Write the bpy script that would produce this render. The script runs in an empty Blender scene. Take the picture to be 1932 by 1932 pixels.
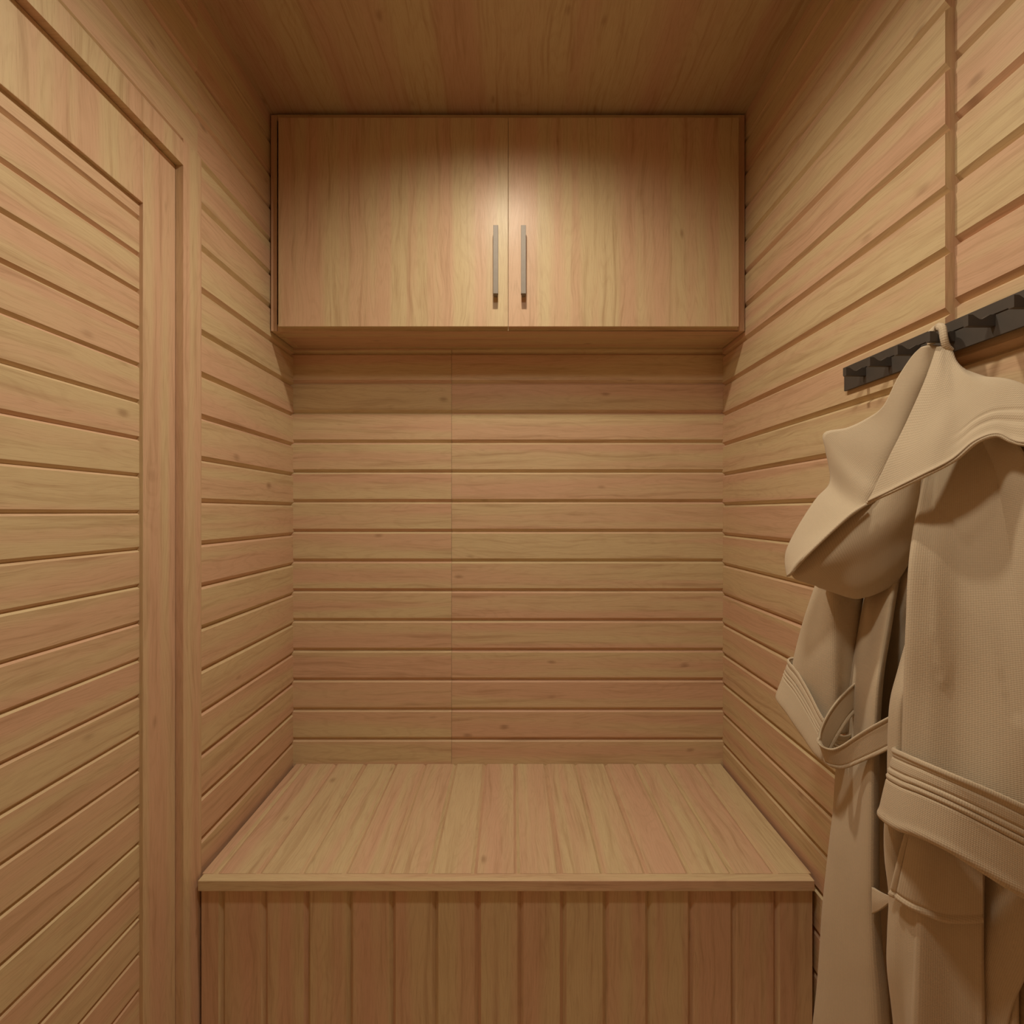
import bpy, bmesh, math, random
from mathutils import Vector, noise
random.seed(7)

# ---------------------------------------------------------------- units
S = 0.00185            # one survey unit in metres
DEP = 966.0            # distance camera -> back wall in survey units
EYE = 1.329            # camera height above the floor
COL = bpy.context.scene.collection


def W(x, h, d):
    """x sideways, h above eye level, d distance from the camera plane (survey units)"""
    return Vector((x * S, d * S, EYE + h * S))


def Z(frac):
    return frac * DEP


# ---------------------------------------------------------------- materials
def new_mat(name):
    m = bpy.data.materials.new(name)
    m.use_nodes = True
    nt = m.node_tree
    nt.nodes.clear()
    out = nt.nodes.new('ShaderNodeOutputMaterial')
    b = nt.nodes.new('ShaderNodeBsdfPrincipled')
    nt.links.new(b.outputs['BSDF'], out.inputs['Surface'])
    return m, nt, b


def wood(name, yel, pnk, dark, rough=0.42, grain=1.2, tone_scale=1.0, bump=0.12):
    m, nt, b = new_mat(name)
    N, L = nt.nodes.new, nt.links.new

    def math_(op, a, c=None, clamp=False):
        n = N('ShaderNodeMath'); n.operation = op; n.use_clamp = clamp
        for i, v in enumerate((a, c)):
            if v is None: continue
            if isinstance(v, (int, float)): n.inputs[i].default_value = v
            else: L(v, n.inputs[i])
        return n.outputs[0]

    def comb(x, y, z):
        n = N('ShaderNodeCombineXYZ')
        for i, v in enumerate((x, y, z)):
            if isinstance(v, (int, float)): n.inputs[i].default_value = v
            else: L(v, n.inputs[i])
        return n.outputs[0]

    def noise_(vec, detail=3.0, rgh=0.55, dist=0.0):
        n = N('ShaderNodeTexNoise'); n.inputs['Scale'].default_value = 1.0
        n.inputs['Detail'].default_value = detail
        n.inputs['Roughness'].default_value = rgh
        n.inputs['Distortion'].default_value = dist
        L(vec, n.inputs['Vector'])
        return n.outputs['Fac']

    def ramp(fac, lo, hi):
        n = N('ShaderNodeMapRange'); n.interpolation_type = 'SMOOTHSTEP'
        L(fac, n.inputs['Value'])
        n.inputs['From Min'].default_value = lo; n.inputs['From Max'].default_value = hi
        return n.outputs['Result']

    def mix(f, a, c):
        n = N('ShaderNodeMix'); n.data_type = 'RGBA'
        if isinstance(f, (int, float)): n.inputs[0].default_value = f
        else: L(f, n.inputs[0])
        for i, v in ((6, a), (7, c)):
            if isinstance(v, tuple): n.inputs[i].default_value = (*v, 1)
            else: L(v, n.inputs[i])
        return n.outputs[2]

    uv = N('ShaderNodeUVMap'); uv.uv_map = 'UVMap'
    sp = N('ShaderNodeSeparateXYZ'); L(uv.outputs[0], sp.inputs[0])
    at = N('ShaderNodeAttribute'); at.attribute_name = 'rnd'
    r = at.outputs['Fac']
    u = math_('ADD', sp.outputs[0], math_('MULTIPLY', r, 61.0))
    v0 = math_('ADD', sp.outputs[1], math_('MULTIPLY', r, 23.0))
    zr = math_('MULTIPLY', r, 17.0)
    # wavy grain: bend v with low frequency noise
    wob = noise_(comb(math_('MULTIPLY', u, 3.2), math_('MULTIPLY', v0, 9.0), zr), 2.0)
    v = math_('ADD', v0, math_('MULTIPLY', math_('SUBTRACT', wob, 0.5), 0.045))
    # wide strips of different tone
    broad = noise_(comb(math_('MULTIPLY', u, 0.7 * tone_scale), math_('MULTIPLY', v0, 17.0 * tone_scale), zr), 2.0, 0.4)
    tone = math_('ADD', ramp(broad, 0.36, 0.64), math_('MULTIPLY', math_('SUBTRACT', math_('FRACT', math_('MULTIPLY', r, 7.31)), 0.5), 0.42), True)
    col = mix(tone, yel, pnk)
    # medium streaks along the grain
    st = noise_(comb(math_('MULTIPLY', u, 2.6), math_('MULTIPLY', v, 62.0), zr), 4.0, 0.62)
    col = mix(math_('MULTIPLY', ramp(st, 0.47, 0.80), 0.50 * grain), col, dark)
    # fine pores
    fi = noise_(comb(math_('MULTIPLY', u, 22.0), math_('MULTIPLY', v, 640.0), zr), 3.0, 0.6)
    col = mix(math_('MULTIPLY', ramp(fi, 0.50, 0.78), 0.34 * grain), col, dark)
    # cathedral figure rings
    cat = noise_(comb(math_('MULTIPLY', u, 1.6), math_('MULTIPLY', v, 15.0), math_('ADD', zr, 5.0)), 1.0)
    ring = math_('SINE', math_('MULTIPLY', cat, 120.0))
    col = mix(math_('MULTIPLY', ramp(ring, 0.35, 1.0), 0.09 * grain), col, dark)
    # small knots
    vo = N('ShaderNodeTexVoronoi'); vo.inputs['Scale'].default_value = 1.0
    L(comb(math_('MULTIPLY', u, 7.0), math_('MULTIPLY', math_('ADD', v, math_('MULTIPLY', st, 0.03)), 15.0), zr), vo.inputs['Vector'])
    sc = N('ShaderNodeSeparateColor'); L(vo.outputs['Color'], sc.inputs[0])
    kn = math_('MULTIPLY', math_('SUBTRACT', 1.0, ramp(vo.outputs['Distance'], 0.02, 0.17)), ramp(sc.outputs[0], 0.62, 0.70))
    col = mix(math_('MULTIPLY', kn, 0.55), col, tuple(c * 0.75 for c in dark))
    # blotches
    bl = noise_(comb(math_('MULTIPLY', u, 9.0), math_('MULTIPLY', v0, 22.0), math_('ADD', zr, 9.0)), 3.0)
    col = mix(math_('MULTIPLY', ramp(bl, 0.52, 0.75), 0.22), col, tuple(0.5 * (a + c) for a, c in zip(pnk, dark)))
    L(col, b.inputs['Base Color'])
    b.inputs['Roughness'].default_value = rough
    b.inputs['Specular IOR Level'].default_value = 0.30
    bp = N('ShaderNodeBump'); bp.inputs['Strength'].default_value = bump
    bp.inputs['Distance'].default_value = 0.002
    hh = math_('ADD', math_('MULTIPLY', fi, 0.6), math_('MULTIPLY', st, 0.8))
    L(hh, bp.inputs['Height']); L(bp.outputs[0], b.inputs['Normal'])
    return m


YEL = (0.615, 0.495, 0.295)
PNK = (0.620, 0.410, 0.275)
DRK = (0.34, 0.200, 0.105)
M_WALL = wood('cladding_wood', YEL, PNK, DRK)
M_CAB = wood('cabinet_wood', YEL, PNK, DRK, rough=0.36, bump=0.16)
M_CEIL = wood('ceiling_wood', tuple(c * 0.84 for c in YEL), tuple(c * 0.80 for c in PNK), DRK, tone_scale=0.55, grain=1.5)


def fabric():
    m, nt, b = new_mat('robe_fabric')
    N, L = nt.nodes.new, nt.links.new
    uv = N('ShaderNodeUVMap'); uv.uv_map = 'UVMap'
    sp = N('ShaderNodeSeparateXYZ'); L(uv.outputs[0], sp.inputs[0])
    hs = []
    for k, per in ((0, 0.0030), (1, 0.0026)):
        mu = N('ShaderNodeMath'); mu.operation = 'MULTIPLY'
        L(sp.outputs[k], mu.inputs[0]); mu.inputs[1].default_value = 2 * math.pi / per
        si = N('ShaderNodeMath'); si.operation = 'SINE'; L(mu.outputs[0], si.inputs[0])
        hs.append(si.outputs[0])
    ad = N('ShaderNodeMath'); ad.operation = 'ADD'; L(hs[0], ad.inputs[0]); L(hs[1], ad.inputs[1])
    tc = N('ShaderNodeTexCoord')
    no = N('ShaderNodeTexNoise'); no.inputs['Scale'].default_value = 420; no.inputs['Detail'].default_value = 2
    L(tc.outputs['Object'], no.inputs['Vector'])
    no2 = N('ShaderNodeTexNoise'); no2.inputs['Scale'].default_value = 14; no2.inputs['Detail'].default_value = 3
    L(tc.outputs['Object'], no2.inputs['Vector'])
    ma = N('ShaderNodeMath'); ma.operation = 'MULTIPLY_ADD'
    L(no.outputs['Fac'], ma.inputs[0]); ma.inputs[1].default_value = 1.6; L(ad.outputs[0], ma.inputs[2])
    bp = N('ShaderNodeBump'); bp.inputs['Strength'].default_value = 0.20; bp.inputs['Distance'].default_value = 0.0006
    L(ma.outputs[0], bp.inputs['Height']); L(bp.outputs[0], b.inputs['Normal'])
    mr = N('ShaderNodeMapRange'); L(ma.outputs[0], mr.inputs['Value'])
    mr.inputs['From Min'].default_value = -1.2; mr.inputs['From Max'].default_value = 2.8
    mx = N('ShaderNodeMix'); mx.data_type = 'RGBA'; L(mr.outputs[0], mx.inputs[0])
    mx.inputs[6].default_value = (0.51, 0.42, 0.30, 1); mx.inputs[7].default_value = (0.615, 0.515, 0.375, 1)
    mx2 = N('ShaderNodeMix'); mx2.data_type = 'RGBA'
    mr2 = N('ShaderNodeMapRange'); L(no2.outputs['Fac'], mr2.inputs['Value'])
    mr2.inputs['From Min'].default_value = 0.35; mr2.inputs['From Max'].default_value = 0.75; mr2.inputs['To Max'].default_value = 0.25
    L(mr2.outputs[0], mx2.inputs[0]); L(mx.outputs[2], mx2.inputs[6]); mx2.inputs[7].default_value = (0.47, 0.40, 0.295, 1)
    L(mx2.outputs[2], b.inputs['Base Color'])
    b.inputs['Roughness'].default_value = 0.92
    b.inputs['Specular IOR Level'].default_value = 0.15
    b.inputs['Sheen Weight'].default_value = 0.12
    b.inputs['Sheen Roughness'].default_value = 0.5
    return m


def simple(name, base, rough, metal=0.0, nscale=60.0, var=0.12, bump=0.02):
    m, nt, b = new_mat(name)
    N, L = nt.nodes.new, nt.links.new
    tc = N('ShaderNodeTexCoord')
    no = N('ShaderNodeTexNoise'); no.inputs['Scale'].default_value = nscale; no.inputs['Detail'].default_value = 4
    L(tc.outputs['Object'], no.inputs['Vector'])
    mx = N('ShaderNodeMix'); mx.data_type = 'RGBA'; L(no.outputs['Fac'], mx.inputs[0])
    mx.inputs[6].default_value = (*[c * (1 - var) for c in base], 1)
    mx.inputs[7].default_value = (*[c * (1 + var) for c in base], 1)
    L(mx.outputs[2], b.inputs['Base Color'])
    b.inputs['Roughness'].default_value = rough; b.inputs['Metallic'].default_value = metal
    bp = N('ShaderNodeBump'); bp.inputs['Strength'].default_value = bump; bp.inputs['Distance'].default_value = 0.001
    L(no.outputs['Fac'], bp.inputs['Height']); L(bp.outputs[0], b.inputs['Normal'])
    return m


M_FAB = fabric()
M_STEEL = simple('brushed_steel', (0.215, 0.185, 0.155), 0.5, 0.1)
M_DARKSTEEL = simple('handle_post_steel', (0.06, 0.05, 0.045), 0.5, 0.6)
M_BLACK = simple('black_metal', (0.062, 0.052, 0.044), 0.6, 0.0)


# ---------------------------------------------------------------- mesh builder
class MB:
    def __init__(self):
        self.v = []; self.f = []; self.uv = []; self.r = []

    def face(self, pts, uax=None, rnd=0.0, uvs=None):
        i = len(self.v)
        self.v += [Vector(p) for p in pts]
        self.f.append(tuple(range(i, i + len(pts))))
        if uvs is None:
            n = Vector((0, 0, 0))
            for k in range(1, len(pts) - 1):
                n += (pts[k] - pts[0]).cross(pts[k + 1] - pts[0])
            n.normalize()
            ua = Vector(uax)
            if abs(n.dot(ua)) > 0.8:
                ua = Vector((0, 0, 1)) if abs(n.z) < 0.8 else Vector((1, 0, 0))
            va = n.cross(ua).normalized()
            k = max(range(3), key=lambda q: abs(va[q]))
            if va[k] < 0: va = -va
            uvs = [(p.dot(ua), p.dot(va)) for p in pts]
        self.uv.append(uvs); self.r.append(rnd)

    def prism(self, poly, fn, a, b, uax, rnd, caps=True):
        """poly: list of 2-D points; fn(p, t) -> world; extruded from t=a to t=b"""
        n = len(poly)
        A = [fn(p, a) for p in poly]; B = [fn(p, b) for p in poly]
        for i in range(n):
            j = (i + 1) % n
            self.face([A[i], A[j], B[j], B[i]], uax, rnd)
        if caps:
            self.face(A[::-1], uax, rnd); self.face(B, uax, rnd)

    def box(self, x0, x1, h0, h1, d0, d1, uax, rnd=0.0):
        self.prism([(x0, h0), (x1, h0), (x1, h1), (x0, h1)], lambda p, t: W(p[0], p[1], t), d0, d1, uax, rnd)

    def build(self, name, mat, parent=None, weld=True, bevel=0.0, smooth=False, solid=0.0):
        me = bpy.data.meshes.new(name)
        me.from_pydata([tuple(v) for v in self.v], [], self.f)
        me.update()
        ul = me.uv_layers.new(name='UVMap')
        k = 0
        for fu in self.uv:
            for q in fu:
                ul.data[k].uv = q; k += 1
        at = me.attributes.new('rnd', 'FLOAT', 'FACE')
        for i, r in enumerate(self.r): at.data[i].value = r
        if weld:
            bm = bmesh.new(); bm.from_mesh(me)
            bmesh.ops.remove_doubles(bm, verts=bm.verts, dist=1e-5)
            if not solid:
                bmesh.ops.recalc_face_normals(bm, faces=bm.faces)
            bm.to_mesh(me); bm.free()
        me.materials.append(mat)
        if smooth:
            for p in me.polygons: p.use_smooth = True
        o = bpy.data.objects.new(name, me); COL.objects.link(o)
        if parent:
            o.parent = parent
            o.matrix_parent_inverse = parent.matrix_basis.inverted()
        if solid:
            md = o.modifiers.new('thickness', 'SOLIDIFY'); md.thickness = solid; md.offset = 0.0
        if bevel:
            md = o.modifiers.new('edges', 'BEVEL'); md.width = bevel; md.segments = 2
            md.limit_method = 'ANGLE'; md.angle_limit = math.radians(40)
        return o


def empty(name, loc):
    o = bpy.data.objects.new(name, None); COL.objects.link(o); o.location = loc
    o.empty_display_size = 0.05
    return o


def tag(o, label=None, cat=None, group=None, kind=None):
    if label: o['label'] = label
    if cat: o['category'] = cat
    if group: o['group'] = group
    if kind: o['kind'] = kind
    return o


AX, AY, AZ = (1, 0, 0), (0, 1, 0), (0, 0, 1)
FLOOR_H = -EYE / S
CEIL_H = 680.0
XL, XR, XRN = -413.0, 398.0, 407.0        # left wall, right wall far panel, right wall near panel
D_FRONT = -380.0                          # wall behind the camera
GD, GU, GB = 5.0, 5.8, 3.6                # groove depth, upper chamfer, lower bevel


def clad(mb, fn, lo, hi, a, b, g0, pitch, uax, gd=GD, gu=GU, gb=GB, gap=0.0, seed=0, end_a=None):
    """horizontal boards from height lo to hi running from a to b.
    fn(depth_into_wall, height, along) -> world point"""
    rng = random.Random(seed)
    k = math.floor((lo - g0) / pitch)
    while g0 + k * pitch < hi:
        bot, top = g0 + k * pitch, g0 + (k + 1) * pitch
        prof = [(gd, bot), (0, bot + gu), (0, top - gb), (gd, top)]
        q = []
        for i in range(len(prof)):      # clip to lo..hi
            d, h = prof[i]
            if lo <= h <= hi: q.append((d, h))
            if i + 1 < len(prof):
                d2, h2 = prof[i + 1]
                for c in sorted((lo, hi), key=lambda c: abs(c - h)):
                    if (h - c) * (h2 - c) < 0:
                        t = (c - h) / (h2 - h); q.append((d + (d2 - d) * t, c))
        r = rng.random()
        for i in range(len(q) - 1):
            (d, h), (d2, h2) = q[i], q[i + 1]
            mb.face([fn(d, h, a + gap), fn(d2, h2, a + gap), fn(d2, h2, b - gap), fn(d, h, b - gap)], uax, r)
        if end_a is not None and len(q) > 1:
            for t in ((a,) if end_a > 0 else (b,)):
                mb.face([fn(d, h, t) for d, h in q] + [fn(abs(end_a), q[-1][1], t), fn(abs(end_a), q[0][1], t)], AZ, r * 0.5 + 0.1)
        k += 1


# ---------------------------------------------------------------- room shell
def structure(o, label=None):
    o['kind'] = 'structure'
    return o


# back wall: two runs of boards butted at a fine joint
mb = MB()
fb = lambda d, h, t: W(t, h, DEP + d)
JX = -114.0
clad(mb, fb, FLOOR_H, CEIL_H, XL - 12, JX, 131.1 - 56.1 * 2, 56.1, AX, gap=0.25, seed=3)
clad(mb, fb, FLOOR_H, CEIL_H, JX, XR + 12, 131.1 - 56.1 * 2, 56.1, AX, gap=0.25, seed=4)
mb.box(XL - 30, XR + 30, FLOOR_H, CEIL_H, DEP + GD + 0.5, DEP + 40, AX, 0.3)
structure(mb.build('wall_back', M_WALL))

# right wall: far panel stands proud of the near one
SJ = Z(0.487)
mb = MB()
fr = lambda d, h, t: W(XR + d, h, t)
clad(mb, fr, FLOOR_H, CEIL_H, SJ, DEP + 12, 12.8, 56.4, AY, seed=11, end_a=XRN - XR + GD)
fr2 = lambda d, h, t: W(XRN + d, h, t)
clad(mb, fr2, FLOOR_H, CEIL_H, D_FRONT, SJ + 3, 12.8 + 9, 56.4, AY, seed=12)
mb.box(XRN + GD + 0.5, XRN + 45, FLOOR_H, CEIL_H, D_FRONT - 40, DEP + 40, AY, 0.3)
structure(mb.build('wall_right', M_WALL))

# left wall with the door opening
CAS_OUT, CAS_IN = Z(0.7024), Z(0.6586)       # far casing, outer and inner edge
DOOR_TOP, CAS_TOP = 431.0, 464.5
DOOR_NEAR = Z(0.165)
CAS_NEAR = DOOR_NEAR - (CAS_OUT - CAS_IN)
mb = MB()
fl = lambda d, h, t: W(XL - d, h, t)
clad(mb, fl, FLOOR_H, CEIL_H, CAS_OUT - 6, DEP + 12, 12.8, 56.3, AY, seed=21)
clad(mb, fl, CAS_TOP - 6, CEIL_H, CAS_NEAR + 6, CAS_OUT - 6, 12.8, 56.3, AY, seed=22)
clad(mb, fl, FLOOR_H, CEIL_H, D_FRONT, CAS_NEAR + 6, 12.8, 56.3, AY, seed=23)
mb.box(XL - 45, XL - GD - 0.5, FLOOR_H, CEIL_H, CAS_IN + 4, DEP + 40, AY, 0.3)
mb.box(XL - 45, XL - GD - 0.5, DOOR_TOP + 4, CEIL_H, DOOR_NEAR - 4, CAS_IN + 4, AY, 0.35)
mb.box(XL - 45, XL - GD - 0.5, FLOOR_H, CEIL_H, D_FRONT - 40, DOOR_NEAR - 4, AY, 0.4)
structure(mb.build('wall_left', M_WALL))

mb = MB()
ff = lambda d, h, t: W(t, h, D_FRONT - d)
clad(mb, ff, FLOOR_H, CEIL_H, XL - 12, XRN + 12, 12.8, 56.3, AX, seed=31)
mb.box(XL - 30, XRN + 30, FLOOR_H, CEIL_H, D_FRONT - 40, D_FRONT - GD - 0.5, AX, 0.3)
structure(mb.build('wall_front', M_WALL))

mb = MB()
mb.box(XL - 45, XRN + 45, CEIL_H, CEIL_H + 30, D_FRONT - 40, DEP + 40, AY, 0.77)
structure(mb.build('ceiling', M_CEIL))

mb = MB()
x = XL - 45
rng = random.Random(5)
while x < XRN + 45:
    mb.box(x, min(x + 75, XRN + 45), FLOOR_H - 30, FLOOR_H, D_FRONT - 40, DEP + 40, AY, rng.random())
    x += 75
structure(mb.build('floor', M_WALL))

# door casing: flat boards with a rounded outer edge, and the jamb lining
XC = -408.5                                    # casing face
XDOOR = -418.0                                 # door stile face
XPAN = -422.5                                  # door panel face
mb = MB()


def casing_vertical(inner, outer, rnd, htop):
    s = 1 if outer > inner else -1
    w = abs(outer - inner)
    prof = [(XL - 8, 0), (XC, 0), (XC, w - 7), (XC - 1.2, w - 3), (XL + 0.4, w), (XL - 8, w)]
    mb.prism(prof, lambda p, t: W(p[0], t, inner + s * p[1]), FLOOR_H, htop, AZ, rnd)


casing_vertical(CAS_IN, CAS_OUT, 0.13, CAS_TOP)
casing_vertical(DOOR_NEAR, CAS_NEAR, 0.57, DOOR_TOP)
w = CAS_TOP - DOOR_TOP
prof = [(XL - 8, DOOR_TOP), (XC, DOOR_TOP), (XC, CAS_TOP - 6), (XC - 1.2, CAS_TOP - 3), (XL + 0.4, CAS_TOP), (XL - 8, CAS_TOP)]
mb.prism(prof, lambda p, t: W(p[0], p[1], t), CAS_NEAR, CAS_IN, AZ, 0.31)
# jamb lining
mb.box(XL - 45, XL - 8, FLOOR_H, DOOR_TOP, CAS_IN, CAS_IN + 6, AZ, 0.22)
mb.box(XL - 45, XL - 8, FLOOR_H, DOOR_TOP, DOOR_NEAR - 6, DOOR_NEAR, AZ, 0.62)
mb.box(XL - 45, XL - 8, DOOR_TOP, DOOR_TOP + 6, DOOR_NEAR - 6, CAS_IN + 6, AY, 0.42)
structure(mb.build('trim_1', M_WALL))

# the door itself
door = empty('door_1', W(XDOOR, FLOOR_H, (CAS_IN + DOOR_NEAR) / 2))
structure(door)
ST_W = Z(0.6586) - Z(0.6008)
P_FAR, P_NEAR = CAS_IN - ST_W, DOOR_NEAR + ST_W
P_TOP, P_BOT = 350.0, FLOOR_H + 110
mb = MB(); mb.box(XDOOR - 22, XDOOR, FLOOR_H + 5, DOOR_TOP - 0.6, P_FAR, CAS_IN - 0.6, AZ, 0.81)
mb.build('stile', M_WALL, door, bevel=0.0012)
mb = MB(); mb.box(XDOOR - 22, XDOOR, FLOOR_H + 5, DOOR_TOP - 0.6, DOOR_NEAR + 0.6, P_NEAR, AZ, 0.18)
mb.build('stile', M_WALL, door, bevel=0.0012)
mb = MB(); mb.box(XDOOR - 22, XDOOR, P_TOP, DOOR_TOP - 0.6, P_NEAR, P_FAR, AZ, 0.44)
mb.build('rail', M_WALL, door, bevel=0.0012)
mb = MB(); mb.box(XDOOR - 22, XDOOR, FLOOR_H + 5, P_BOT, P_NEAR, P_FAR, AZ, 0.93)
mb.build('rail', M_WALL, door, bevel=0.0012)
mb = MB()
fp = lambda d, h, t: W(XPAN - d, h, t)
clad(mb, fp, P_BOT, P_TOP, P_NEAR, P_FAR, -1.0, 41.65, AY, gd=3.2, gu=3.4, gb=2.6, seed=41)
mb.box(XPAN - 16, XPAN - 3.4, P_BOT, P_TOP, P_NEAR, P_FAR, AY, 0.3)
mb.build('door_panel', M_WALL, door)

# ---------------------------------------------------------------- storage bench
bench = empty('storage_bench', W(-7, FLOOR_H, Z(0.85)))
tag(bench, 'built-in pale wood box bench of lengthwise boards filling the end of the room', 'bench')
BT, BB = -475.0, -488.7
BX0, BX1, BD = -407.0, 393.0, DEP - 0.4
N0, N1 = Z(0.6825), Z(0.6965)


def board_row(mb, fn, lo, hi, x0, x1, g0, pitch, uax, depth, cu, thick, seed):
    """vertical-grooved boards; fn(x, depth_below_face, t)"""
    rng = random.Random(seed)
    gs = [x0] + [g0 + pitch * k for k in range(40) if x0 + 6 < g0 + pitch * k < x1 - 6] + [x1]
    for i in range(len(gs) - 1):
        a, b = gs[i], gs[i + 1]
        la = 0 if i == 0 else cu
        lb = 0 if i == len(gs) - 2 else cu
        prof = [(a, thick), (a, depth if la else 0), (a + la, 0), (b - lb, 0), (b, depth if lb else 0), (b, thick)]
        q = [prof[0]]
        for p in prof[1:]:
            if (Vector(p) - Vector(q[-1])).length > 1e-6: q.append(p)
        mb.prism(q, lambda p, t: fn(p[0], p[1], t), lo, hi, uax, rng.random())


mb = MB()
board_row(mb, lambda x, d, t: W(x, BT - d, t), N1, BD, BX0, BX1, -389.0, 56.5, AY, 3.2, 4.2, 12, 51)
mb.build('seat', M_WALL, bench)
mb = MB(); mb.box(-404.8, 390.0, BB, BT + 0.05, N0, N1, AX, 0.19)
tag(mb.build('front_edge', M_WALL, bench, bevel=0.0015), 'plain wooden front edge strip of the seat')
mb = MB()
FP = Z(0.691)
board_row(mb, lambda x, d, t: W(x, t, FP + d), FLOOR_H, BB + 0.5, -405.0, 391.5, -378.5, 55.65, AZ, 4.8, 4.4, 10, 53)
mb.build('front_panel', M_WALL, bench)
mb = MB(); mb.box(-405, 391, FLOOR_H, BT - 12, FP + 10.5, BD, AX, 0.4)
mb.build('carcass', M_WALL, bench)

# ---------------------------------------------------------------- wall cabinet
cab = empty('wall_cabinet', W(-7, 308.5, Z(0.95)))
tag(cab, 'two-door wooden wall cabinet mounted under the ceiling above the bench', 'cabinet')
CF = Z(0.9033); DF = Z(0.893)
CX0, CX1, CH0, CH1 = -411.0, 396.6, 308.5, 676.6
mb = MB()
t = 11.0
mb.box(CX0, CX0 + t, CH0, CH1, CF, DEP, AZ, 0.21)
mb.box(CX1 - t, CX1, CH0, CH1, CF, DEP, AZ, 0.52)
mb.box(CX0 + t, CX1 - t, CH0, CH0 + t, CF, DEP, AX, 0.33)
mb.box(CX0 + t, CX1 - t, CH1 - t, CH1, CF, DEP, AX, 0.71)
mb.box(CX0 + t, CX1 - t, CH0 + t, CH1 - t, DEP - 8, DEP, AX, 0.9)
mb.build('cabinet_body', M_CAB, cab, bevel=0.0008)
SEAM = -6.3
doors = []
for (x0, x1, r, hx) in ((-393.8, SEAM - 0.28, 0.43, -27.0), (SEAM + 0.28, 382.2, 0.57, 19.0)):
    mb = MB(); mb.box(x0, x1, 312.6, 664.5, DF, CF + 1.0, AZ, r)
    dr = mb.build('cabinet_door', M_CAB, cab, bevel=0.0007)
    hd = empty('handle', W(hx, 420, DF)); hd.parent = cab
    bpy.data.objects.remove(hd)
    # bar handle: square bar on two posts
    mb = MB()
    HB0, HB1 = 361.0, 474.0
    mb.box(hx - 4.1, hx + 4.1, HB0, HB1, DF - 17, DF - 10, AZ, 0)
    mb.box(hx - 2.8, hx + 2.8, HB0 + 1.0, HB0 + 8, DF - 10, DF, AZ, 0)
    mb.box(hx - 2.8, hx + 2.8, HB1 - 8, HB1 - 1.0, DF - 10, DF, AZ, 0)
    h = mb.build('handle', M_STEEL, dr, bevel=0.0006)
    h['label'] = 'grey metal bar handle'

# ---------------------------------------------------------------- hook rail
rail = empty('hook_rail', W(394, 144, Z(0.49)))
tag(rail, 'long black metal coat rail with notched hooks on the right wall', 'hook rail')
RXF = 394.0
R0, R1 = Z(0.345), Z(0.629)
mb = MB()
mb.box(RXF, RXF + 2.5, 143.2, 171.0, R0, R1, AY)
mb.box(RXF - 0.7, RXF, 161.5, 171.0, R0, R1 + 1.0, AY)         # folded upper lip
mb.box(RXF + 2.5, 407, 150, 166, R0 + 12, R1 - 10, AY)   # mounting strip
mb.build('back_plate', M_BLACK, rail, bevel=0.0004)
HOOK_T = Z(0.0046)
prof = [(RXF, 151.7), (371.6, 151.7), (371.6, 161.0), (375.5, 161.0), (379.0, 158.6), (381.0, 157.3), (383.2, 157.3), (389.5, 161.0), (RXF, 161.0)]
hook_mesh = None
for k in range(6):
    z = Z(0.5898 - 0.0395 * k)
    if hook_mesh is None:
        mb = MB()
        mb.prism(prof, lambda p, t: W(p[0], p[1], t), Z(0.5898), Z(0.5898) + HOOK_T, AX, 0)
        ho = mb.build('hook', M_BLACK, rail, bevel=0.0004)
        hook_mesh = ho
    else:
        ho = hook_mesh.copy(); COL.objects.link(ho); ho.parent = rail
        ho.matrix_parent_inverse = rail.matrix_basis.inverted()
        ho.location.y -= Z(0.0395) * k * S


# ---------------------------------------------------------------- bathrobe
def P(px, py, z):
    return W((px - 966.0) * z, (966.0 - py) * z, z * DEP)


def cr_point(p, i, t, closed):
    n = len(p)
    g = (lambda k: p[k % n]) if closed else (lambda k: p[min(max(k, 0), n - 1)])
    p0, p1, p2, p3 = g(i - 1), g(i), g(i + 1), g(i + 2)
    return 0.5 * ((2 * p1) + (p2 - p0) * t + (2 * p0 - 5 * p1 + 4 * p2 - p3) * t * t + (3 * p1 - p0 - 3 * p2 + p3) * t ** 3)


def sample(p, n, closed):
    seg = len(p) if closed else len(p) - 1
    out = []
    m = n if closed else n - 1
    for k in range(n):
        x = k / m * seg
        i = min(int(x), seg - 1)
        out.append(cr_point(p, i, x - i, closed))
    return out


WR = 1.0


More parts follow.
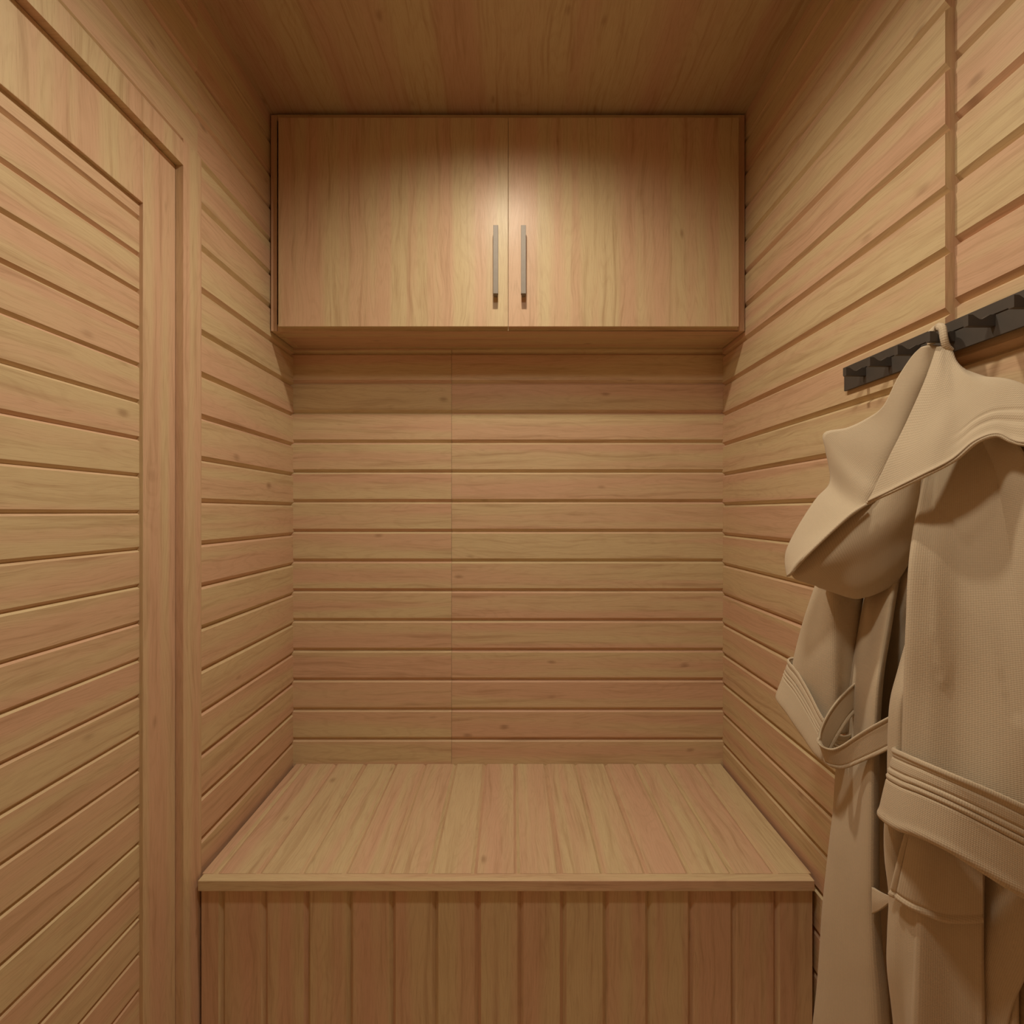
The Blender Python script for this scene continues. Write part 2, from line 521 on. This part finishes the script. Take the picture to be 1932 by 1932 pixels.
def loft(mb, rows, nu, nv, closed=False, disp=None, wrinkle=1.2, wfreq=14.0, seed=0.0, world=False):
    rows = [[(Vector(q) if world else P(*q)) for q in r] for r in rows]
    dense = [sample(r, nu, closed) for r in rows]
    cols = [sample([d[i] for d in dense], nv, False) for i in range(nu)]   # cols[u][v]
    g = [[cols[i][j] for j in range(nv)] for i in range(nu)]
    nrm = [[None] * nv for _ in range(nu)]
    ref = Vector((-0.7, -0.7, 0.15))
    for j in range(nv):
        cen = sum((g[i][j] for i in range(nu)), Vector()) / nu
        for i in range(nu):
            ia, ib = ((i - 1) % nu, (i + 1) % nu) if closed else (max(i - 1, 0), min(i + 1, nu - 1))
            du = g[ib][j] - g[ia][j]
            dv = g[i][min(j + 1, nv - 1)] - g[i][max(j - 1, 0)]
            n = du.cross(dv)
            if n.length < 1e-12: n = ref.copy()
            n.normalize()
            d = (g[i][j] - cen) if closed else ref
            if n.dot(d) < 0: n = -n
            nrm[i][j] = n
    pts = [[None] * nv for _ in range(nu)]
    for i in range(nu):
        for j in range(nv):
            p = g[i][j]
            o = 0.0
            if wrinkle:
                o += wrinkle * WR * noise.noise(Vector((p.x * wfreq + seed, p.y * wfreq, p.z * wfreq * 0.45)))
                o += 0.35 * wrinkle * WR * noise.noise(Vector((p.x * wfreq * 2.7, p.y * wfreq * 2.7 + seed, p.z * wfreq)))
            if disp: o += disp(i / (nu if closed else nu - 1), j / (nv - 1))
            pts[i][j] = p + nrm[i][j] * o * S
    U = [[0.0] * nv for _ in range(nu + 1)]
    mid = nv // 2
    acc = [0.0]
    for i in range(1, nu + 1):
        acc.append(acc[-1] + (g[i % nu][mid] - g[i - 1][mid]).length if (closed or i < nu) else acc[-1])
    vv = [[0.0] * nv for _ in range(nu)]
    for i in range(nu):
        for j in range(1, nv):
            vv[i][j] = vv[i][j - 1] + (g[i][j] - g[i][j - 1]).length
    for i in range(nu if closed else nu - 1):
        k = (i + 1) % nu
        for j in range(nv - 1):
            mb.face([pts[i][j], pts[k][j], pts[k][j + 1], pts[i][j + 1]],
                    uvs=[(acc[i], vv[i][j]), (acc[i + 1], vv[k][j]), (acc[i + 1], vv[k][j + 1]), (acc[i], vv[i][j + 1])])


def gau(x, c, w):
    return math.exp(-((x - c) / w) ** 2)


def sst(a, b, x):
    t = min(max((x - a) / (b - a), 0), 1)
    return t * t * (3 - 2 * t)


robe = empty('bathrobe', W(384, 150, Z(0.4735)))
tag(robe, 'beige hooded bathrobe hanging by its loop from the black hook rail on the right wall', 'bathrobe')

# --- hood
mb = MB()
H1 = [
    [(1738, 656, .480), (1750, 652, .476), (1765, 652, .475), (1782, 655, .475)],
    [(1720, 675, .487), (1738, 690, .480), (1752, 700, .477), (1768, 705, .477)],
    [(1694, 715, .497), (1712, 735, .489), (1728, 748, .485), (1745, 752, .484)],
    [(1668, 766, .507), (1690, 785, .497), (1706, 797, .492), (1722, 803, .491)],
    [(1640, 788, .522), (1665, 822, .507), (1686, 838, .498), (1705, 845, .496)],
    [(1600, 807, .54), (1640, 850, .517), (1668, 875, .505), (1690, 882, .502)],
    [(1556, 817, .56), (1612, 875, .530), (1650, 905, .511), (1672, 915, .507)],
    [(1559, 850, .56), (1603, 900, .532), (1638, 926, .513), (1662, 930, .508)],
    [(1567, 908, .56), (1592, 935, .539), (1622, 952, .518), (1648, 945, .510)],
    [(1540, 942, .56), (1572, 965, .537), (1604, 968, .520), (1630, 955, .512)],
    [(1508, 992, .56), (1542, 1005, .540), (1575, 996, .523), (1605, 970, .515)],
    [(1486, 1036, .56), (1515, 1040, .542), (1545, 1024, .528), (1572, 1000, .521)],
    [(1483, 1062, .558), (1496, 1068, .546), (1512, 1055, .536), (1530, 1040, .530)],
    [(1487, 1088, .553), (1488, 1087, .550), (1489, 1086, .548), (1492, 1083, .545)],
]
loft(mb, H1, 24, 70, wrinkle=1.0, seed=2.0)
H2 = [
    [(1768, 656, .474), (1748, 715, .471), (1712, 795, .471), (1675, 870, .474), (1640, 948, .482)],
    [(1777, 655, .471), (1768, 715, .463), (1748, 790, .458), (1722, 855, .457), (1690, 924, .462)],
    [(1784, 655, .470), (1785, 710, .459), (1780, 775, .449), (1768, 830, .444), (1745, 897, .444)],
    [(1789, 656, .469), (1798, 712, .455), (1806, 765, .443), (1806, 815, .436), (1800, 868, .431)],
    [(1793, 662, .468), (1808, 708, .452), (1828, 750, .438), (1838, 790, .429), (1842, 834, .420)],
    [(1796, 675, .466), (1818, 704, .449), (1850, 735, .433), (1868, 775, .422), (1880, 821, .411)],
    [(1798, 684, .464), (1832, 707, .446), (1875, 728, .426), (1900, 770, .413), (1910, 832, .402)],
    [(1799, 689, .462), (1845, 710, .442), (1905, 722, .417), (1935, 770, .402), (1940, 838, .392)],
    [(1800, 692, .461), (1860, 713, .438), (1930, 728, .410), (1975, 775, .392), (1985, 830, .382)],
]


def hem(s, t):      # s runs top -> hem, t along the hem
    f = sst(0.30, 0.55, t)
    return f * (-0.9 * gau(s, .845, .014) + 0.7 * gau(s, .80, .018) - 0.9 * gau(s, .765, .014) + 0.5 * gau(s, .885, .03)) + 1.1 * gau(s, .99, .03)


loft(mb, H2, 70, 90, disp=hem, wrinkle=1.2, seed=5.0)
H3 = [
    [(1491, 1080, .560), (1534, 1032, .542), (1584, 985, .529), (1642, 940, .515), (1692, 914, .497), (1740, 890, .482)],
    [(1500, 1091, .556), (1545, 1065, .535), (1600, 1030, .520), (1650, 1000, .509), (1695, 975, .499), (1732, 950, .491)],
    [(1518, 1097, .558), (1565, 1085, .538), (1615, 1065, .523), (1660, 1045, .514), (1700, 1015, .507), (1727, 995, .502)],
    [(1538, 1103, .560), (1580, 1107, .543), (1618, 1107, .530), (1660, 1092, .522), (1695, 1064, .515), (1722, 1030, .509)],
    [(1545, 1106, .565), (1582, 1119, .552), (1618, 1127, .541), (1658, 1116, .534), (1692, 1094, .526), (1720, 1048, .514)],
    [(1550, 1098, .575), (1585, 1108, .572), (1618, 1112, .566), (1655, 1102, .556), (1690, 1080, .538), (1714, 1045, .518)],
]
loft(mb, H3, 60, 40, wrinkle=0.9, seed=9.0, disp=lambda s, t: 1.0 * gau(t, 0.09, .03) * sst(.0, .15, s) * (1 - sst(.5, .8, s)))
mb.build('hood', M_FAB, robe, smooth=True, solid=2.6 * S)

def tube(mb, path, n, ru, rv=None, sides=8):
    cl = sample(path, n, False)
    rv = rv or ru
    ring = []
    for i, c in enumerate(cl):
        tg = (cl[min(i + 1, n - 1)] - cl[max(i - 1, 0)]).normalized()
        a = tg.cross(Vector((0, 1, 0))).normalized(); b2 = tg.cross(a)
        ring.append([c + (a * math.cos(k * 2 * math.pi / sides) * ru + b2 * math.sin(k * 2 * math.pi / sides) * rv) * S for k in range(sides)])
    for i in range(n - 1):
        for k in range(sides):
            q = (k + 1) % sides
            u0, u1, v0, v1 = k * .003, (k + 1) * .003, i * .002, (i + 1) * .002
            mb.face([ring[i][k], ring[i][q], ring[i + 1][q], ring[i + 1][k]], uvs=[(u0, v0), (u1, v0), (u1, v1), (u0, v1)])
    mb.face(ring[0][::-1], AX); mb.face(ring[-1], AX)


mb = MB()
tube(mb, [P(1490, 1084, .549), P(1511, 1060, .537), P(1531, 1039, .5285), P(1573, 999, .5185), P(1606, 970, .5125), P(1634, 952, .508)], 60, 1.5)
tube(mb, [P(1636, 949, .4835), P(1690, 925, .4615), P(1745, 898, .4435), P(1800, 869, .4305), P(1842, 835, .4195), P(1880, 822, .4105), P(1910, 833, .4015), P(1940, 839, .3915), P(1985, 831, .3815)], 90, 1.5)
mb.build('hem_piping', M_FAB, robe, smooth=True)

# --- hanging loop
mb = MB()
path = [P(1757, 650, .4805), P(1757, 630, .4800), P(1763, 621, .4785), P(1771, 617, .4745), P(1778, 620, .4695), P(1781, 638, .4670), P(1785, 653, .4675), P(1793, 662, .468)]
tube(mb, path, 40, 2.4, 3.6)
mb.build('hanging_loop', M_FAB, robe, smooth=True)

# --- far (left) sleeve with its turned-back cuff
mb = MB()
SL = [
    [(1556, 1050, 0.601), (1566, 1053, 0.588), (1580, 1056, 0.576), (1605, 1060, 0.571), (1628, 1062, 0.576), (1620, 1060, 0.606), (1585, 1052, 0.616)],
    [(1542, 1098, 0.606), (1555, 1101, 0.588), (1568, 1105, 0.571), (1595, 1110, 0.571), (1630, 1112, 0.579), (1622, 1110, 0.606), (1580, 1100, 0.621)],
    [(1521, 1168, 0.608), (1543, 1169, 0.586), (1569, 1170, 0.567), (1594, 1172, 0.569), (1624, 1174, 0.578), (1618, 1172, 0.606), (1570, 1167, 0.622)],
    [(1502, 1240, 0.611), (1530, 1240, 0.586), (1570, 1240, 0.564), (1590, 1242, 0.567), (1617, 1245, 0.576), (1613, 1243, 0.606), (1560, 1240, 0.622)],
    [(1496, 1290, 0.613), (1527, 1300, 0.588), (1571, 1305, 0.564), (1590, 1305, 0.566), (1612, 1305, 0.574), (1612, 1303, 0.606), (1555, 1298, 0.622)],
    [(1502, 1330, 0.611), (1535, 1355, 0.586), (1568, 1380, 0.566), (1588, 1385, 0.564), (1608, 1380, 0.572), (1610, 1375, 0.601), (1555, 1345, 0.622)],
]
loft(mb, SL, 48, 60, closed=True, wrinkle=1.6, wfreq=16, seed=13.0)
sl = mb.build('sleeve', M_FAB, robe, smooth=True, solid=2.4 * S)
mb = MB()
CU = [
    [(1490, 1246, 0.616), (1508, 1270, 0.599), (1532, 1312, 0.578), (1557, 1360, 0.558), (1585, 1388, 0.551), (1612, 1375, 0.566), (1612, 1330, 0.606), (1560, 1275, 0.622), (1510, 1245, 0.622)],
    [(1478, 1280, 0.618), (1499, 1309, 0.598), (1526, 1352, 0.576), (1551, 1395, 0.556), (1582, 1420, 0.549), (1612, 1405, 0.566), (1612, 1360, 0.606), (1555, 1308, 0.622), (1500, 1280, 0.622)],
    [(1466, 1314, 0.618), (1488, 1346, 0.598), (1518, 1389, 0.576), (1545, 1427, 0.556), (1580, 1448, 0.549), (1612, 1430, 0.566), (1612, 1385, 0.606), (1550, 1340, 0.622), (1490, 1312, 0.622)],
    [(1474, 1316, 0.620), (1494, 1345, 0.602), (1522, 1386, 0.582), (1547, 1421, 0.564), (1580, 1440, 0.557), (1608, 1425, 0.571), (1606, 1386, 0.604), (1550, 1342, 0.622), (1494, 1314, 0.622)],
]


def cuffribs(s, t):
    return 1.3 * gau(t, .03, .035) - 0.9 * gau(t, .105, .012) - 0.9 * gau(t, .20, .012) + .5 * gau(t, .225, .012) - 0.9 * gau(t, .25, .012) + .5 * gau(t, .275, .012) - 0.9 * gau(t, .30, .012)


loft(mb, CU, 72, 84, closed=True, disp=cuffribs, wrinkle=1.0, seed=17.0)
mb.build('cuff', M_FAB, sl, smooth=True, solid=2.6 * S)

# --- near (right) sleeve and cuff
mb = MB()
SR = [
    [(1768, 830, .490), (1788, 818, .480), (1822, 800, .464), (1858, 786, .447), (1876, 780, .440), (1872, 778, .446), (1805, 805, .490)],
    [(1752, 885, .484), (1776, 872, .475), (1820, 852, .459), (1864, 838, .442), (1888, 832, .435), (1882, 832, .440), (1795, 858, .487)],
    [(1737, 945, .474), (1767, 936, .466), (1816, 920, .452), (1870, 906, .435), (1902, 900, .425), (1895, 900, .430), (1790, 922, .482)],
    [(1719, 1050, .461), (1757, 1055, .452), (1812, 1060, .444), (1875, 1060, .428), (1920, 1055, .414), (1914, 1055, .418), (1785, 1050, .472)],
    [(1711, 1180, .457), (1751, 1185, .445), (1812, 1195, .437), (1885, 1200, .420), (1938, 1200, .405), (1930, 1200, .411), (1780, 1180, .470)],
    [(1707, 1300, .457), (1749, 1308, .442), (1812, 1325, .432), (1890, 1340, .414), (1950, 1350, .399), (1940, 1350, .406), (1780, 1310, .470)],
    [(1703, 1420, .459), (1744, 1440, .438), (1810, 1470, .424), (1890, 1500, .406), (1958, 1525, .395), (1945, 1515, .403), (1780, 1440, .468)],
    [(1702, 1480, .459), (1744, 1500, .436), (1810, 1530, .420), (1890, 1560, .404), (1958, 1585, .394), (1945, 1575, .403), (1780, 1500, .466)],
]
loft(mb, SR, 64, 90, closed=True, wrinkle=1.3, wfreq=9, seed=23.0)
sr = mb.build('sleeve', M_FAB, robe, smooth=True, solid=2.4 * S)
mb = MB()
CT = [(1690, 1413, .463), (1712, 1424, .443), (1745, 1438, .425), (1800, 1461, .408), (1870, 1491, .396), (1935, 1521, .389), (1985, 1545, .387), (1978, 1532, .396), (1850, 1465, .435), (1740, 1420, .470)]
CB = [(1664, 1536, .466), (1688, 1558, .443), (1730, 1572, .424), (1790, 1600, .406), (1860, 1643, .394), (1930, 1684, .387), (1985, 1715, .384), (1978, 1702, .393), (1850, 1620, .435), (1730, 1550, .472)]
CM = [tuple(0.5 * (a + b) - (1.5 if k == 0 and i in (0, 1) else 0) for k, (a, b) in enumerate(zip(p, q))) for i, (p, q) in enumerate(zip(CT, CB))]
CC = [(a + (1815 - a) * .035, b + (1600 - b) * .01 - 7, c + (.43 - c) * .14) for a, b, c in CB]


def cuffribs2(s, t):
    return (1.8 * gau(t, .025, .03) - 1.0 * gau(t, .10, .012) - 1.1 * gau(t, .20, .012) + .8 * gau(t, .225, .014) - 1.1 * gau(t, .25, .012)
            + .8 * gau(t, .275, .014) - 1.1 * gau(t, .30, .012) + 1.0 * gau(t, .64, .05))


loft(mb, [CT, CM, CB, CC], 110, 100, closed=True, disp=cuffribs2, wrinkle=1.2, wfreq=10, seed=29.0)
mb.build('cuff', M_FAB, sr, smooth=True, solid=3.0 * S)

# --- far front panel, hanging like a folded column
mb = MB()
rows = []
for y, l, r in ((1060, 1640, 1705), (1115, 1633, 1692), (1200, 1620, 1677), (1290, 1606, 1663), (1400, 1596, 1657), (1450, 1579, 1656), (1540, 1574, 1656), (1620, 1566, 1656),
                (1700, 1558, 1658), (1800, 1550, 1664), (1860, 1545, 1670), (1932, 1537, 1676), (2030, 1530, 1682)):
    w = r - l
    q = .016 * (1 - sst(1130, 1270, y))
    rows.append([(l, y, .572), (l + .10 * w, y, .559), (l + .42 * w, y, .538 + q), (l + .78 * w, y, .512 + q), (l + .94 * w, y, .510 + q), (r, y, .519 + q), (l + .86 * w, y, .548), (l + .4 * w, y, .572)])
loft(mb, rows, 48, 110, closed=True, wrinkle=1.5, wfreq=10, seed=31.0)
mb.build('front_panel', M_FAB, robe, smooth=True, solid=2.4 * S)

# --- near front panel with folds towards the wall
mb = MB()
rows = []
ys = (1120, 1260, 1330, 1420, 1500, 1560, 1620, 1690, 1760, 1830, 1932, 2030)
Ls = (1738, 1699, 1681, 1677, 1676, 1671, 1672, 1679, 1677, 1677, 1688, 1694)
for y, l in zip(ys, Ls):
    b = sst(1450, 1600, y)
    o = 4 * math.sin(y / 90.0)
    rid = 1738 - (y - 1600) * .03
    out = 1905 + 14 * sst(1640, 1800, y)
    rows.append([(l + 14, y, .482), (l, y, .476), (l + 10, y, .468), (max(1705, l + 24), y, .463 - .002 * b), (rid - 6 + max(0, l - 1690), y, .452 + .018 * (1 - b)), (rid + 6 + max(0, l - 1695), y, .4475 + .021 * (1 - b)), (1792, y, .446 + .017 * (1 - b)),
                 (1835, y, .440 + .006 * (1 - b)), (1852, y, .437 + .003 * (1 - b)), (1857, y, .4445), (1866 + o * .2, y, .442), (1873 + o * .3, y, .436), (1881, y, .4365), (1890 + o * .4, y, .430), (out - 6, y, .422), (out, y, .423)])
loft(mb, rows, 120, 90, wrinkle=1.1, wfreq=10, seed=37.0)
mb.build('front_panel', M_FAB, robe, smooth=True, solid=2.4 * S)

# --- patch pocket
mb = MB()
PK = [
    [(1720, 1540, .449), (1742, 1545, .4425), (1790, 1552, .438), (1853, 1560, .4305)],
    [(1703, 1600, .4545), (1735, 1606, .4435), (1790, 1612, .438), (1853, 1615, .4305)],
    [(1691, 1645, .4595), (1730, 1662, .4445), (1790, 1674, .438), (1853, 1674, .4305)],
    [(1680, 1687, .4660), (1722, 1714, .4480), (1785, 1738, .4385), (1853, 1737, .4305)],
]


def pk(s, t):
    return 1.2 * gau(s, .03, .035) - 1.0 * gau(s, .10, .02) + 1.2 * gau(t, .97, .03) - 1.0 * gau(t, .91, .018)


loft(mb, PK, 60, 70, disp=pk, wrinkle=0.8, seed=41.0)
mb.build('pocket', M_FAB, robe, smooth=True, solid=2.4 * S)

# --- back of the robe against the wall
mb = MB()
rows = []
for h, f0, f1 in ((90, .53, .44), (20, .555, .40), (-100, .585, .392), (-260, .60, .392), (-330, .60, .40), (-420, .60, .425), (-560, .605, .43)):
    r = []
    for k in range(9):
        f = f0 + (f1 - f0) * k / 8
        lim = 391 if f > .48 else 396
        r.append(W(lim - 3 * (k % 2), h, Z(f)))
    rows.append(r)
loft(mb, rows, 70, 50, wrinkle=1.0, seed=43.0, world=True)
mb.build('back_panel', M_FAB, robe, smooth=True, solid=2.0 * S)

# --- belt looped round the far front panel
mb = MB()
top = [(1650, 1258, .572), (1602, 1296, .553), (1566, 1337, .545), (1546, 1378, .543), (1547, 1402, .537), (1567, 1412, .531), (1590, 1405, .525), (1616, 1389, .514), (1657, 1364, .495), (1707, 1337, .480), (1765, 1308, .472)]
bot = [(1650, 1310, .572), (1608, 1345, .553), (1585, 1378, .546), (1562, 1420, .546), (1560, 1438, .541), (1577, 1446, .534), (1595, 1447, .528), (1618, 1439, .517), (1657, 1422, .498), (1705, 1398, .482), (1765, 1368, .474)]
mid_ = [tuple(0.5 * (a + b) for a, b in zip(p, q)) for p, q in zip(top, bot)]


def bl(s, t):
    return 1.0 * gau(t, .04, .06) - .8 * gau(t, .15, .03) + 1.0 * gau(t, .96, .06) - .8 * gau(t, .85, .03)


loft(mb, [top, mid_, bot], 90, 34, disp=bl, wrinkle=0.5, seed=47.0)
mb.build('belt', M_FAB, robe, smooth=True, solid=2.6 * S)
mb = MB()
loft(mb, [[(1647, 1674, .506), (1662, 1683, .494), (1681, 1692, .476)], [(1647, 1700, .504), (1662, 1700, .492), (1681, 1697, .476)], [(1647, 1724, .506), (1661, 1717, .494), (1681, 1702, .476)]], 16, 12, wrinkle=.3)
mb.build('belt_loop', M_FAB, robe, smooth=True, solid=2.6 * S)

# ---------------------------------------------------------------- lights
def lamp(name, x, f, power, size, col=(1.0, 0.875, 0.68)):
    l = bpy.data.lights.new(name, 'SPOT'); l.shadow_soft_size = size / 2
    l.spot_size = math.radians(162); l.spot_blend = 1.0
    l.energy = power; l.color = col
    o = bpy.data.objects.new(name, l); COL.objects.link(o)
    o.location = W(x, CEIL_H - 4, Z(f))
    return o


lamp('downlight', -9.0, 0.60, 49.0, 0.07)
lamp('downlight_entry', -9.0, 0.25, 64.0, 0.20, (1.0, 0.895, 0.715))

wd = bpy.data.worlds.new('World'); bpy.context.scene.world = wd
wd.use_nodes = True
bg = wd.node_tree.nodes.get('Background')
bg.inputs[0].default_value = (0.02, 0.015, 0.01, 1); bg.inputs[1].default_value = 1.0

# ---------------------------------------------------------------- camera
cam = bpy.data.cameras.new('camera')
cam.sensor_width = 36.0; cam.lens = 18.0; cam.clip_start = 0.02
co = bpy.data.objects.new('camera', cam); COL.objects.link(co)
co.location = (0, 0, EYE); co.rotation_euler = (math.radians(90), 0, 0)
sc = bpy.context.scene
sc.camera = co
sc.view_settings.view_transform = 'Standard'
sc.view_settings.look = 'None'
sc.view_settings.exposure = 0.0
sc.view_settings.gamma = 1.0
sc.view_settings.use_curve_mapping = False
sc.cycles.max_bounces = 12
sc.cycles.diffuse_bounces = 8
